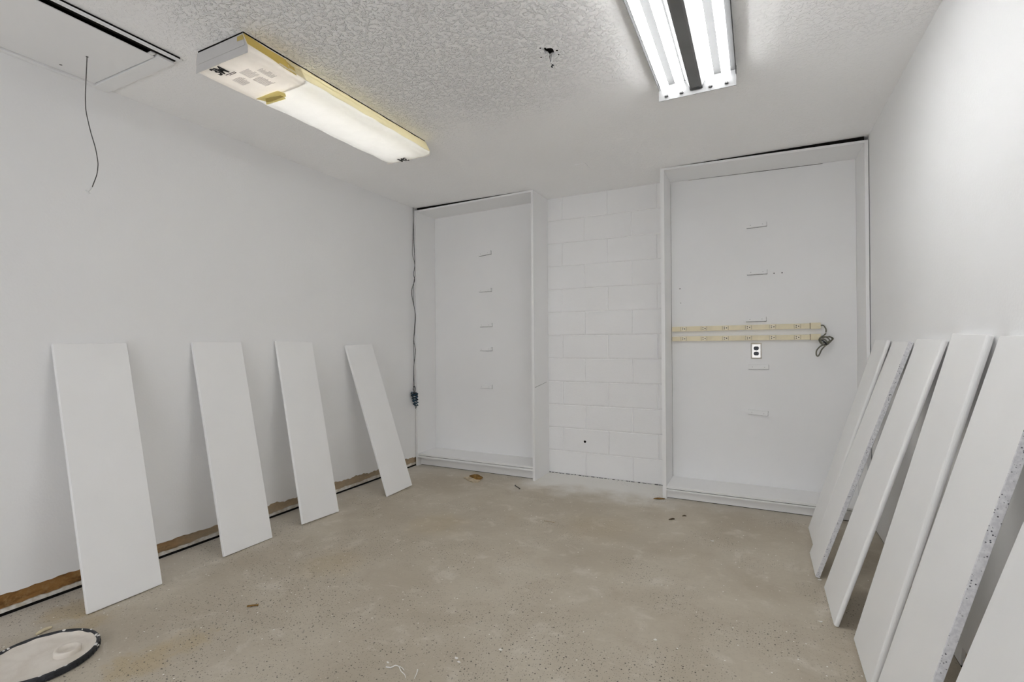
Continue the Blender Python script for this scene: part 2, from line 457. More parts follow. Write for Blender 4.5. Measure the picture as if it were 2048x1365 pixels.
for c in range(12):
    off = 0 if c % 2 == 1 else .2032
    x0 = b0 + off - .4064
    j = .0045 if c < 7 else .0022
    while x0 < BX2:
        xa, xb = max(x0, BX1 - .03), min(x0 + .4064, BX2 + .03)
        if xb - xa > .03:
            block(xa + j / 2, xb - j / 2, c * CH + j * .6, (c + 1) * CH - j * .6, random.choice((.0004, .001, .0018)) if c < 7 else -.0012 * random.random() * .5)
        x0 += .4064
bm = bmesh.new(); add_lathe(bm, [(.0, .006), (.010, .006), (.0115, .0), (.010, -.004)], 14)
bmesh.ops.rotate(bm, verts=bm.verts, matrix=Matrix.Rotation(math.radians(90), 3, 'X'))
fin('drill_hole', bm, 'dark', wb, loc=(-1.335, YB + .003, .298))

bm = bmesh.new(); rnd = random.Random(21); xx = BX1 + .004
while xx < BX2 - .03:
    w = rnd.uniform(.006, .035); h = rnd.uniform(.002, .007) * (1.0 if xx < -1.3 or xx > -.8 else .7)
    add_box(bm, xx, xx + w, YB - .005 - rnd.random() * .003, YB + .001, .0003, h); xx += w + rnd.uniform(.003, .03)
fin('joint_dirt', bm, 'seam', wb)['kind'] = 'stuff'
# ------------------------------------------------------------------ built-in shelving units
def unit(name, label, xa, xb, d, ztl, ztr, zs, toe_in, back_gap, side_w, cl_x, cl_list, rail):
    yf = YB - d
    t = empty(name, ((xa + xb) / 2, yf, 0)); off = Vector(((xa + xb) / 2, yf, 0))
    tag(t, label, 'shelving unit', 'built-in shelving units')
    def L(o): o.location = -off; return o
    th = .016
    def zt(x): return ztl + (ztr - ztl) * (x - xa) / (xb - xa)
    def side(x0, x1):
        return L(hexa('side_panel', [(x0, yf, 0), (x1, yf, 0), (x1, YB - .002, 0), (x0, YB - .002, 0), (x0, yf, zt(x0)), (x1, yf, zt(x1)), (x1, YB - .002, zt(x0)), (x0, YB - .002, zt(x0))], 'unit', t))
    side(xa, xa + side_w[0]); side(xb - side_w[1], xb)
    xi, xj = xa + side_w[0], xb - side_w[1]
    L(hexa('top_panel', [(xi, yf, zt(xi) - th), (xj, yf, zt(xj) - th), (xj, YB - .02, zt(xj) - th), (xi, YB - .02, zt(xi) - th),
                         (xi, yf, zt(xi)), (xj, yf, zt(xj)), (xj, YB - .02, zt(xj)), (xi, YB - .02, zt(xi))], 'unit', t))
    # black strip added as painted shade in the gap under the ceiling
    L(hexa('top_gap_shade', [(xi, yf + .012, zt(xi) + .0002), (xj, yf + .012, zt(xj) + .0002), (xj, yf + .05, zt(xj) + .0002), (xi, yf + .05, zt(xi) + .0002), (xi, yf + .012, H), (xj, yf + .012, H), (xj, yf + .05, H), (xi, yf + .05, H)], 'dark', t))
    # back panel (leaves a thin dark joint where the photo shows one)
    g0, g1 = back_gap
    zb_ = lambda x: zt(x) - th
    pts = [(xi + .002, .0), (xj - .001, .0), (xj - .001, zb_(xj) + .002)]
    if g0 is not None: pts += [(g1, zb_(g1) + .002), (g1, zb_(g1) - .0035), (g0, zb_(g0) - .0035), (g0, zb_(g0) + .002)]
    pts += [(xi + .002, zb_(xi) + .002)]
    bp = prism('back_panel', pts, 1, YB - .022, YB - .016, 'unit', t); L(bp)
    L(box('back_cavity', xi, xj, YB - .0155, YB - .006, 0, H - .03, 'dark', t))
    sh = L(box('bottom_shelf', xi + .001, xj - .001, yf + .004, YB - .0225, zs - .016, zs, 'unit', t, .0012))
    L(box('shelf_joint', xi, xj, yf + .012, yf + .02, zs - .024, zs - .0162, 'dark', t))
    if rail: L(box('shelf_rail', xi, xj, yf + .0005, yf + .02, zs - .020 - rail, zs - .020, 'unit', t, .0008))
    L(box('toe_kick', xi, xj, yf + toe_in, yf + toe_in + .018, .004, zs - .02, 'unit', t))
    L(box('floor_joint', xi, xj, yf + toe_in + .001, yf + toe_in + .016, 0.0003, .004, 'dark', t))
    for (cx, cz, rot) in cl_list:
        bm = bmesh.new(); add_box(bm, -.066, .066, -.021, -.0012, -.0165, .0165, .0006)
        c = fin('cleat', bm, 'unit', t); c.location = Vector((cx, YB - .022, cz)) - off
        c.rotation_euler = (0, rot, 0)
        bm = bmesh.new(); add_box(bm, -.0655, .0685, -.0011, 0, -.0205, .0160); fin('cleat_shadow', bm, 'joint', c)  # grey plate paints a shadow line below and right of the cleat
        for sx in (-.04, .04):
            bm = bmesh.new(); add_lathe(bm, [(0, .0005), (.0018, .0005), (.0021, 0)], 8)
            bmesh.ops.rotate(bm, verts=bm.verts, matrix=Matrix.Rotation(math.radians(90), 3, 'X'))
            fin('screw', bm, 'seam', c, loc=(sx, -.0211, -.003 + .002 * random.random()))
    return t, L
uL, LL = unit('shelving_unit', 'empty white built-in shelving unit in the left corner, the narrower and farther one', XL + .004, BX1, .3186, 2.414, 2.4365, .116, .055, (None, None), (.019, .019), -2.296,
     [(-2.299, 2.004, -.08), (-2.298, 1.658, .01), (-2.293, 1.327, 0), (-2.295, 1.099, 0), (-2.296, .745, 0)], .016)
uR, LR = unit('shelving_unit', 'empty white built-in shelving unit by the right wall with power strips inside', BX2 - .006, XR - .005, .3333, 2.4365, 2.4105, .092, .034, (-.47, .42), (.026, .019), 0,
     [(.002, 2.013, -.03), (.002, 1.665, .0), (-.007, 1.318, 0), (.007, .967, 0), (0, .630, .05)], .010)
for (px, pz, r) in ((-.54, 1.572, .004), (.114, 1.649, .0045), (.165, 1.649, .004), (-.535, 1.46, .003)):
    bm = bmesh.new(); add_lathe(bm, [(0, .0008), (r, .0008), (r * 1.15, 0)], 10)
    bmesh.ops.rotate(bm, verts=bm.verts, matrix=Matrix.Rotation(math.radians(90), 3, 'X'))
    o = fin('nail_hole', bm, 'seam', uR); o.location = Vector((px, YB - .0221, pz)) - uR.location
# scored line on the outer side of the narrow unit
o = hexa('scratch', [(BX1, 3.765, .778), (BX1 + .0006, 3.765, .778), (BX1 + .0006, 4.02, .805), (BX1, 4.02, .805), (BX1, 3.765, .781), (BX1 + .0006, 3.765, .781), (BX1 + .0006, 4.02, .807), (BX1, 4.02, .807)], 'seam', uL)
o.location = -uL.location

# ------------------------------------------------------------------ leaning boards
def board(label, s, a, y0, y1, L=1.203, t=.018, nose=None, raw=None, skew=0.0, group=None):
    """s=+1 leans on the left wall, -1 on the right; a = foot distance; y0 near edge, y1 far edge"""
    wall = XL if s > 0 else XR
    zt = math.sqrt(L * L - a * a)
    d0 = Vector((-s * a / L, 0, zt / L)); nn = Vector((s * zt / L, 0, a / L)); w0 = Vector((0, 1, 0))
    d = (d0 * math.cos(skew) + w0 * math.sin(skew)).normalized(); w = (w0 * math.cos(skew) - d0 * math.sin(skew)).normalized()
    W = y1 - y0
    def nose_pts(flip):
        r = t / 2; out = []
        for k in range(9):
            th = math.pi / 2 + math.pi * k / 8
            out.append((r + r * math.cos(th), r + r * math.sin(th)))
        return out
    e = .0016
    near = [(0, t - e), (0, e)] if nose != 'near' else None
    prof = []
    # start on the front at the near edge, go round: near edge top->bottom, back, far edge, front
    if nose == 'near':
        r = t / 2
        prof += [(r - r * math.sin(k * math.pi / 8), r + r * math.cos(k * math.pi / 8)) for k in range(9)]
    else:
        prof += [(e, t), (0, t - e), (0, e), (e, 0)]
    if nose == 'far':
        r = t / 2
        prof += [(W - r + r * math.sin(k * math.pi / 8), r - r * math.cos(k * math.pi / 8)) for k in range(9)]
    else:
        prof += [(W - e, 0), (W, e), (W, t - e), (W - e, t)]
    bm = bmesh.new(); rings = []
    cx, cy = W / 2, t / 2
    for (l, k) in ((0, 1), (.0018, 0), (L - .0018, 0), (L, 1)):
        ring = []
        for (pw, pt) in prof:
            if k: pw = cx + (pw - cx) * (1 - .0032 / W); pt = cy + (pt - cy) * (1 - .0032 / t)
            ring.append(bm.verts.new(d * l + w * pw + nn * pt))
        rings.append(ring)
    k = len(prof)
    for A, B in zip(rings, rings[1:]):
        for i in range(k):
            f = bm.faces.new((A[i], A[(i + 1) % k], B[(i + 1) % k], B[i]))
            if raw == 'near' and i in (0, 1, 2) and nose != 'near': f.material_index = 1
    bm.faces.new(rings[0][::-1]); bm.faces.new(rings[-1])
    o = fin('shelf_board', bm, ('board', 'raw'))
    mz = min(v.co.z for v in o.data.vertices)
    mx = (min if s > 0 else max)(v.co.x for v in o.data.vertices)
    o.location = (wall - mx + s * .0008, y0, -mz + .0006)
    tag(o, label, 'board', group)
    for p in o.data.polygons:
        p.use_smooth = False
    return o
GL, GR = 'white boards leaning on the left wall', 'white boards leaning on the right wall'
board('white board on the left wall nearest the camera, beside the bucket lid', 1, .3075, 1.070, 1.366, group=GL, raw=None)
board('second white board from the camera on the left wall', 1, .2880, 1.686, 1.982, group=GL, skew=.004)
board('third white board from the camera on the left wall', 1, .2980, 2.190, 2.490, group=GL, skew=.035, nose='near')
board('farthest white board on the left wall, tilted, next to the corner shelving unit', 1, .3850, 2.889, 3.185, group=GL, skew=-.028)
board('farthest white board on the right wall, half hidden behind the next board', -1, .3450, 3.215, 3.510, t=.019, nose='near', group=GR)
board('white board with a raw speckled edge on the right wall, second from the shelving unit', -1, .3720, 2.800, 3.100, t=.019, raw='near', group=GR)
board('white board with rounded edge on the right wall, third from the shelving unit', -1, .3480, 2.352, 2.690, t=.019, nose='near', group=GR, skew=-.01)
board('white board with rounded edge on the right wall, fourth from the shelving unit', -1, .2930, 1.970, 2.268, t=.021, nose='near', group=GR, skew=-.026)
board('wide white board with a pitted raw edge on the right wall, second from the camera', -1, .3150, 1.556, 1.862, t=.021, raw='near', group=GR)
board('white board on the right wall cut off by the lower right corner of the frame', -1, .3500, 1.110, 1.410, t=.019, group=GR)

# ------------------------------------------------------------------ open fluorescent fixture
fx = empty('fluorescent_light', (-.2515, 1.89, H)); FO = Vector((-.2515, 1.89, H))
tag(fx, 'open four-tube fluorescent ceiling light without its cover', 'ceiling light')
def F(o): o.location = -FO; return o
fy0, fy1 = 1.285, 2.502
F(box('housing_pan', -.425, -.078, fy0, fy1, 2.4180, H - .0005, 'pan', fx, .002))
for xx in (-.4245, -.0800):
    F(box('glow_shield', xx, xx + .0015, fy0, fy1, 2.397, 2.4185, 'pan', fx))  # lips added to keep tube glow off the nearby ceiling
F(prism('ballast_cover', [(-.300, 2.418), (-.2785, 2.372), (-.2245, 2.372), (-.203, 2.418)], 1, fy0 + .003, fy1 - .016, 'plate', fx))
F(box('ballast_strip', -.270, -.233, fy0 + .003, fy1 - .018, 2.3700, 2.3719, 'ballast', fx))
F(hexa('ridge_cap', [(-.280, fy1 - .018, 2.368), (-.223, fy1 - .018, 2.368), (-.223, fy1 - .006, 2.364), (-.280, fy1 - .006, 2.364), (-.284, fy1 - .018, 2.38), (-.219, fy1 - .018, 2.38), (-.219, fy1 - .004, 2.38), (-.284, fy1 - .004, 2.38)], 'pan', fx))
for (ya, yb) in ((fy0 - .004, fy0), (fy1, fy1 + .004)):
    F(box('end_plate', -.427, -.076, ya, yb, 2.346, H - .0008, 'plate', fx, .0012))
for xx in (-.389, -.319, -.188, -.118):
    bm = bmesh.new(); add_tube(bm, [(xx, fy0 + .004, 2.385), (xx, fy1 - .004, 2.385)], .0187, 10, 1)
    F(fin('fluorescent_tube', bm, 'tube', fx, smooth=False))
    for yy in (fy0 + .002, fy1 - .012):
        F(box('lamp_holder', xx - .008, xx + .008, yy, yy + .010, 2.36, 2.418, 'pan', fx))

# ------------------------------------------------------------------ masked fluorescent fixture
mo = Vector((-2.01, 1.915, H)); mf = empty('masked_ceiling_light', mo)
tag(mf, 'ceiling light wrapped in white masking paper and yellow tape', 'ceiling light')
def G(o): o.location = -mo; return o
ax0, ax1, ay0, ay1, az = -2.178, -1.836, 1.302, 2.534, 2.345
atop = H - .007; axt = -1.868
G(box('housing_pan', ax0 + .003, axt - .003, ay0 + .002, ay1 - .002, 2.4215, H - .0085, 'enamel', mf))
G(box('ceiling_gap_shade', ax0 + .006, axt - .002, ay0 + .003, ay1 - .003, H - .0084, H - .0003, 'dark', mf))  # black strip added as shade between the wrapped light and the ceiling
for xx in (-2.10, -2.00, -1.92):
    bm = bmesh.new(); add_tube(bm, [(xx, ay0 + .03, 2.394), (xx, ay1 - .03, 2.394)], .013, 6, 1)
    G(fin('fluorescent_tube', bm, 'tube_hidden', mf, smooth=False))
# main sheet: a sagging trough of paper
def trough(name, y0, y1, mat, inset=0.0, sag=.007, ny=40, wob=.0025, seed=0.0, lift=0.0, full=True):
    bm = bmesh.new(); rows = []
    for i in range(ny + 1):
        t = i / ny; y = y0 + (y1 - y0) * t
        row = []
        # cross section: left top -> left bottom -> bottom -> right bottom -> right top
        cs = [(ax0 + inset, atop - .004), (ax0 + inset * .5, az + .022)]
        for k in range(9):
            u = k / 8
            cs.append((ax0 + .004 + inset + (ax1 - ax0 - .008 - 2 * inset) * u, az - lift - sag * math.sin(math.pi * u) * (.4 + .6 * math.sin(math.pi * min(1, max(0, t)))) + .006 * (abs(2 * u - 1) ** 8)))
        cs += [(ax1 - inset * .5, az + .022)] + ([(axt - inset, atop - .002)] if full else [])
        for j, (xx, zz) in enumerate(cs):
            wv = wob * (math.sin(11 * y + 3 * j + seed) * .6 + math.sin(31 * y + 1.7 * j + seed) * .4)
            row.append(bm.verts.new((xx + wv * .5, y, zz + (wv if 1 < j < len(cs) - 2 else 0))))
        rows.append(row)
    for A, B in zip(rows, rows[1:]):
        for j in range(len(A) - 1): bm.faces.new((A[j], B[j], B[j + 1], A[j + 1]))
    o = fin(name, bm, mat, mf, smooth=True); G(o)
    return o
trough('paper_sheet', 1.575, ay1, 'paper_thin', full=False)
near = trough('printed_paper_sheet', ay0 - .002, 1.585, 'paper_thick', -.0012, .003, 14, .0012, 2.0, .003)
# ragged overhanging paper edge of the near sheet
# folded end flaps
def flap(name, y, s, mat):
    bm = bmesh.new()
    pts = [(ax0 - .001, az - .0045), (ax1 + .001, az - .0045), (ax1 + .0005, az + .022), (axt, atop - .004), (ax0 + .004, atop - .006)]
    A = [bm.verts.new((px, y, pz)) for px, pz in pts]; B = [bm.verts.new((px, y + s * .0012, pz)) for px, pz in pts]
    bm.faces.new(A); bm.faces.new(B[::-1])
    for i in range(5): bm.faces.new((A[i], A[(i + 1) % 5], B[(i + 1) % 5], B[i]))
    return G(fin(name, bm, mat, mf))
flap('end_flap', ay0 - .0005, -1, 'paper_end'); flap('end_flap', ay1, 1, 'paper_thick')
G(hexa('fold', [(ax0, ay0 - .0035, az + .030), (axt + .018, ay0 - .0035, az + .030), (axt + .018, ay0 - .002, az + .030), (ax0, ay0 - .002, az + .030),
      (ax0 + .004, ay0 - .0028, atop - .010), (axt - .001, ay0 - .0028, atop - .006), (axt - .001, ay0 - .0018, atop - .006), (ax0 + .004, ay0 - .0018, atop - .010)], 'paper_end', mf))
# tapes on the right flank
def flank(z): # x of right flank at height z
    if z <= az + .022: return ax1 + (z - az) * 0
    return ax1 + (axt - ax1) * (z - az - .022) / (atop - az - .024)
def flank_tape(name, ya, yb, za0, zb0, za1, zb1, mat, ny=24, seed=0.):
    bm = bmesh.new(); R = []
    for i in range(ny + 1):
        t = i / ny; y = ya + (yb - ya) * t
        lo = za0 + (za1 - za0) * t + .0016 * math.sin(37 * y + seed); hi = zb0 + (zb1 - zb0) * t + .0012 * math.sin(29 * y + 1 + seed)
        row = []
        for k in range(4):
            zz = lo + (hi - lo) * k / 3
            row.append(bm.verts.new((flank(zz) + .0022 + .0008 * math.sin(50 * y + k), y, zz)))
        R.append(row)
    for A, B in zip(R, R[1:]):
        for k in range(3): bm.faces.new((A[k], B[k], B[k + 1], A[k + 1]))
    o = fin(name, bm, mat, mf, smooth=True); G(o); return o
flank_tape('masking_tape', ay0 + .0, 1.535, az + .034, atop - .002, az + .012, az + .072, 'tape', seed=1.)
flank_tape('masking_tape', 1.50, ay1 + .001, az + .019, az + .060, az + .019, az + .064, 'tape_pale', 60, 2.)
flank_tape('masking_tape', 1.50, ay1 + .001, az + .054, atop - .001, az + .058, atop - .001, 'tape_pale', 60, 3.)
# corner tape wrapping to the end flap
G(hexa('masking_tape', [(axt - .03, ay0 - .0045, atop - .030), (axt + .012, ay0 - .0045, atop - .032), (axt + .012, ay0 - .0036, atop - .032), (axt - .03, ay0 - .0036, atop - .030),
     (axt - .03, ay0 - .0045, atop - .012), (axt + .004, ay0 - .0045, atop - .010), (axt + .004, ay0 - .0036, atop - .010), (axt - .03, ay0 - .0036, atop - .012)], 'tape', mf))
# crossing tapes over the paper seam on the underside
def under_tape(pts, z, mat):
    bm = bmesh.new()
    A = [bm.verts.new((px, py, z)) for px, py in pts]; B = [bm.verts.new((px, py, z - .0008)) for px, py in pts]
    k = len(pts); bm.faces.new(A); bm.faces.new(B[::-1])
    for i in range(k): bm.faces.new((A[i], A[(i + 1) % k], B[(i + 1) % k], B[i]))
    return G(fin('masking_tape', bm, mat, mf))
under_tape([(-2.136, 1.556), (-2.118, 1.594), (-1.990, 1.606), (-1.972, 1.585), (-1.980, 1.552), (-2.06, 1.552)], az - .0115, 'tape_under')
under_tape([(-2.120, 1.598), (-2.092, 1.572), (-2.004, 1.586), (-2.000, 1.600), (-2.09, 1.606)], az - .0125, 'tape')
under_tape([(-2.146, 1.618), (-2.118, 1.594), (-2.002, 1.598), (-2.012, 1.622)], az - .0105, 'tape_under')
# print on the paper
def text_mesh(body, size, offset=.0, shear=0):
    cu = bpy.data.curves.new('t', 'FONT'); cu.body = body; cu.size = size; cu.offset = offset; cu.shear = shear
    cu.space_character = .86
    ob = bpy.data.objects.new('t', cu); COL.objects.link(ob)
    bpy.context.view_layer.update()
    me = bpy.data.meshes.new_from_object(ob.evaluated_get(bpy.context.evaluated_depsgraph_get()))
    bpy.data.objects.remove(ob); return me
def put_text(body, size, xdir, ydir, org, mat, name, offset=0., sx=1.0):
    me = text_mesh(body, size, offset)
    me.transform(Matrix.Diagonal((sx, 1, 1, 1)))
    X = Vector(xdir); Y = Vector(ydir); Z = X.cross(Y)
    R = Matrix((X, Y, Z)).transposed().to_4x4(); R.translation = Vector(org); me.transform(R)
    o = link(name, me, mf, (mat,)); G(o); return o
zp = az - .0085
put_text('3M', .071, (1, 0, 0), (0, -1, 0), (-2.096, 1.353, zp), 'print_black', 'printed_letters', .0022, .80)
put_text('3M', .071, (-1, 0, 0), (0, 1, 0), (-1.988, 2.484, zp), 'print_black', 'printed_letters', .0022, .80)
bm = bmesh.new()
for (xa, xb, ya, yb) in ((-2.07, -2.012, 1.361, 1.3645), (-2.055, -2.012, 1.369, 1.372), (-2.014, -2.010, 1.361, 1.372)): add_box(bm, xa, xb, ya, yb, zp - .0003, zp)
G(fin('printed_rule', bm, 'print_black', mf))
bm = bmesh.new(); rnd = random.Random(3)
for (xa, xb, ya, yb, dy) in ((-2.00, -1.93, 1.375, 1.43, .0055), (-2.00, -1.93, 1.44, 1.505, .0055), (-2.085, -2.015, 1.40, 1.455, .0055), (-1.915, -1.87, 1.40, 1.47, .006)):
    y = ya
    while y < yb:
        add_box(bm, xa, xb - rnd.random() * .02, y, y + dy * .45, zp - .0002, zp); y += dy
G(fin('printed_text_lines', bm, 'print_grey', mf))

# ------------------------------------------------------------------ attic hatch
ho = Vector(((HX0 + HX1) / 2, (HY0 + HY1) / 2, H)); hh = empty('attic_hatch', ho)
tag(hh, 'white attic hatch door in the ceiling with trim and dark gap', 'attic hatch')
def K(o): o.location = -ho; return o
K(hexa('hatch_panel', [(HX0 + .003, HY0 + .004, H - .007), (-2.342, HY0 + .004, H - .009), (-2.359, HY1 - .003, H - .015), (HX0 + .003, HY1 - .003, H - .007),
      (HX0 + .003, HY0 + .004, H - .003), (-2.342, HY0 + .004, H - .005), (-2.359, HY1 - .003, H - .0115), (HX0 + .003, HY1 - .003, H - .003)], 'unit', hh))
K(hexa('trim_strip', [(-2.334, HY0 - .06, H - .004), (-2.286, HY0 - .06, H - .0165), (-2.286, HY1 + .066, H - .0165), (-2.334, HY1 + .066, H - .004),
      (-2.334, HY0 - .06, H - .0006), (-2.286, HY0 - .06, H - .0095), (-2.286, HY1 + .066, H - .0095), (-2.334, HY1 + .066, H - .0006)], 'unit', hh))
K(box('gap_shadow', -2.333, -2.289, HY0 - .05, HY1 + .0655, H - .0085, H - .0006, 'dark', hh))  # black strip added as shadow in the gap above the trim
K(box('trim_strip', HX0 - .026, -2.335, HY1 + .002, HY1 + .066, H - .0165, H - .0003, 'unit', hh, .001))
K(box('trim_strip', XL + .0005, HX0 - .001, HY0 - .06, HY1 + .002, H - .0155, H - .004, 'unit', hh, .001))
K(box('trim_strip', HX0 - .026, -2.335, HY0 - .062, HY0 - .002, H - .0165, H - .0003, 'unit', hh, .001))
K(box('hinge_bracket', -2.382, -2.338, 1.203, 1.222, H - .012, H - .006, 'white_plastic', hh, .001))
for px, py in ((-2.414, 1.09), (-2.383, 1.166), (-2.811, 1.077)):
    bm = bmesh.new(); add_lathe(bm, [(0, -.0022), (.005, -.0018), (.006, 0)], 12)
    o = fin('screw', bm, 'seam', hh); o.location = Vector((px, py, H - .0072)) - ho
# pull cord
po = Vector((-2.624, 1.097, H - .006)); pc = empty('pull_cord', po)
tag(pc, 'thin dark pull cord hanging in a curve from the attic hatch', 'cord')
pp = [(-2.624, 2.4335), (-2.634, 2.341), (-2.640, 2.275), (-2.640, 2.221), (-2.632, 2.178), (-2.596, 2.09), (-2.558, 2.015), (-2.538, 1.952), (-2.538, 1.925), (-2.548, 1.894), (-2.585, 1.849)]
o = tube('string', [(a, 1.097, b) for a, b in pp], .0019, 'string', pc); o.location = -po
o = tube('string_end', [(-2.585, 1.097, 1.849), (-2.606, 1.097, 1.840), (-2.622, 1.097, 1.834)], .0026, 'white_plastic', pc); o.location = -po
o = tube('toggle', [(-2.640, 1.097, 1.842), (-2.625, 1.097, 1.834), (-2.610, 1.097, 1.824)], .0035, 'white_plastic', pc, k=4); o.location = -po
bm = bmesh.new(); add_lathe(bm, [(0, -.008), (.005, -.006), (.006, 0), (.004, .003)], 10)
o = fin('cord_knot', bm, 'string', pc)

# ------------------------------------------------------------------ hole in the ceiling with wire ends
jo = Vector((-.80, 1.995, H)); jb = empty('ceiling_wires', jo)
tag(jb, 'wire ends with connectors hanging from a ragged hole in the ceiling', 'wires')
def J(o): o.location = -jo; return o
J(tube('wire', [(-.812, 2.040, 2.450), (-.8103, 2.04, 2.4463), (-.8056, 2.04, 2.4306), (-.8077, 2.04, 2.4194), (-.812, 2.04, 2.4088), (-.8150, 2.04, 2.4018), (-.811, 2.04, 2.395)], .0022, 'white_plastic', jb))
J(tube('wire', [(-.818, 2.042, 2.450), (-.8174, 2.042, 2.4404), (-.8119, 2.042, 2.4258), (-.8113, 2.042, 2.4177), (-.814, 2.041, 2.405), (-.811, 2.041, 2.395)], .0017, 'white_plastic', jb))
J(tube('wire', [(-.822, 2.040, 2.450), (-.819, 2.040, 2.430), (-.815, 2.040, 2.412), (-.811, 2.040, 2.392)], .0014, 'seam', jb))
J(tube('wire_connector', [(-.8075, 2.040, 2.3965), (-.8045, 2.040, 2.392), (-.8020, 2.040, 2.3885)], .0034, 'blackwire', jb))
J(tube('wire_connector', [(-.8115, 2.040, 2.390), (-.8080, 2.040, 2.3865), (-.8050, 2.040, 2.3855)], .0036, 'blackwire', jb))
J(tube('wire_connector', [(-.8040, 2.040, 2.387), (-.800, 2.040, 2.381), (-.7955, 2.040, 2.3745)], .0042, 'white_plastic', jb, taper=lambda t: 1 - .35 * t))
bm = bmesh.new()
vv = [bm.verts.new(p) for p in ((-.8285, 2.016, H - .001), (-.8280, 2.044, H - .001), (-.8185, 2.034, H - .002), (-.8200, 2.014, H - .002))]
v2 = [bm.verts.new(v.co + Vector((0, 0, .010))) for v in vv]
bm.faces.new(vv); bm.faces.new(v2[::-1])
for i in range(4): bm.faces.new((vv[i], vv[(i + 1) % 4], v2[(i + 1) % 4], v2[i]))
J(fin('torn_drywall', bm, 'ceiling', jb))
for px, py, r in ((-.8345, 1.9665, .0040), (-.7758, 2.0157, .0046), (-.858, 2.0318, .0035), (-.780, 2.0481, .003)):
    bm = bmesh.new(); add_lathe(bm, [(0, -.0006), (r, -.0005), (r * 1.1, 0)], 10)
    o = fin('screw_hole', bm, 'dark', jb); o.location = Vector((px, py, H)) - jo
# painted-over plate on the ceiling
o = box('cover_plate', -.040, .040, -.066, .066, -.004, 0, 'ceiling', None, .0012); o.location = (-1.128, 3.436, H)
tag(o, 'small painted-over rectangular cover plate on the ceiling toward the back wall', 'cover plate')

# ------------------------------------------------------------------ power strips
def strip(label, zl_, zr_, lifted):
    xa, xb = -.594, .333; yb = YB - .0222
    ang = math.atan2(zr_ - zl_, xb - xa)
    r = empty('power_strip', (xa, yb, zl_)); r.rotation_euler = (0, -ang, 0)
    tag(r, label, 'power strip', 'cream power strips')
    Ln = xb - xa; hh_ = .0185; dp = .026
    def nb(name, x0, x1, z0, z1, y0, y1, mat, par, bev=.0):
        bm = bmesh.new(); add_box(bm, x0, x1, y0, y1, z0, z1, bev); return fin(name, bm, mat, par)
    nb('body', 0, Ln, -hh_, hh_, -dp, 0, 'cream', r, .002)
    nb('end_cap', -.004, 0, -hh_ + .001, hh_ - .001, -dp + .001, 0, 'cream', r, .001)
    eb = nb('end_box', Ln + .002, Ln + .064, -.021, .021, -.034, 0, 'cream', r, .002)
    nb('switch', Ln + .045, Ln + .058, -.004, .004, -.0365, -.034, 'cream_light', eb, .0006)
    nb('joint', Ln, Ln + .002, -.0205, .0205, -.030, 0, 'slot', r)
    for ox in (-.512, -.364, -.213, -.057, .101, .256):
        cx = ox - xa
        bm = bmesh.new()
        add_lathe(bm, [(0, .0016), (.0135, .0016), (.0145, 0)], 20)
        bmesh.ops.rotate(bm, verts=bm.verts, matrix=Matrix.Rotation(math.radians(90), 3, 'X'))
        bmesh.ops.scale(bm, vec=(1.15, 1, 1), verts=bm.verts)
        f = fin('outlet', bm, 'cream_light', r, loc=(cx, -dp, 0))
        bm = bmesh.new()
        add_box(bm, -.0100, -.0035, -.0024, -.0010, .0035, .0090); add_box(bm, -.0100, -.0035, -.0024, -.0010, -.0090, -.0035)
        add_box(bm, .0045, .0115, -.0024, -.0010, -.0036, .0036)
        fin('slots', bm, 'slot', f)
        nb('outlet_edge', cx - .021, cx - .0195, -.0150, .0150, -dp - .0004, -dp + .001, 'slot', r)
        nb('outlet_edge', cx + .0195, cx + .021, -.0150, .0150, -dp - .0004, -dp + .001, 'slot', r)
    return r
sA = strip('upper of the two cream power strips in the right shelving unit', 1.2535, 1.2600, True)
sB = strip('lower of the two cream power strips, just above the steel outlet', 1.1770, 1.1815, False)
def child_world(o, par):
    o.parent = par
    R = Matrix.LocRotScale(par.location, par.rotation_euler, None)
    o.matrix_parent_inverse = R.inverted()
yc = YB - .040
o = tube('power_cord', [(.392, yc, 1.259), (.412, yc - .006, 1.262), (.426, yc - .012, 1.240), (.4275, yc - .014, 1.224), (.426, yc - .016, 1.2125)], .0042, 'cord'); child_world(o, sA)
o = tube('cord_bundle', [(.4255, yc - .016, 1.2075), (.424, yc - .017, 1.203), (.412, yc - .018, 1.191), (.396, yc - .02, 1.180), (.384, yc - .03, 1.158), (.402, yc - .04, 1.130), (.436, yc - .038, 1.132), (.446, yc - .03, 1.160), (.424, yc - .02, 1.182), (.396, yc - .012, 1.176), (.392, yc - .022, 1.145), (.420, yc - .030, 1.122), (.452, yc - .022, 1.148), (.458, yc - .012, 1.160)], .0042, 'cord'); child_world(o, sB)
o = tube('power_cord', [(.394, yc, 1.181), (.410, yc - .012, 1.178), (.430, yc - .03, 1.182), (.456, yc - .03, 1.178), (.461, yc - .024, 1.160), (.440, yc - .034, 1.150), (.408, yc - .046, 1.140), (.393, yc - .045, 1.150), (.404, yc - .040, 1.168), (.428, yc - .044, 1.152), (.420, yc - .05, 1.124), (.398, yc - .048, 1.095), (.384, yc - .044, 1.060), (.374, yc - .042, 1.048), (.366, yc - .040, 1.062), (.370, yc - .042, 1.090), (.392, yc - .046, 1.118), (.420, yc - .04, 1.132), (.444, yc - .03, 1.146)], .0044, 'cord'); child_world(o, sB)
o = tube('cord_tie', [(.400, yc - .052, 1.158), (.414, yc - .056, 1.146), (.424, yc - .052, 1.132), (.416, yc - .044, 1.124)], .0055, 'blackwire'); child_world(o, sB)
o = tube('cord_tie', [(.440, yc - .040, 1.186), (.458, yc - .036, 1.178), (.467, yc - .03, 1.168), (.456, yc - .03, 1.156)], .004, 'cord'); child_world(o, sB)

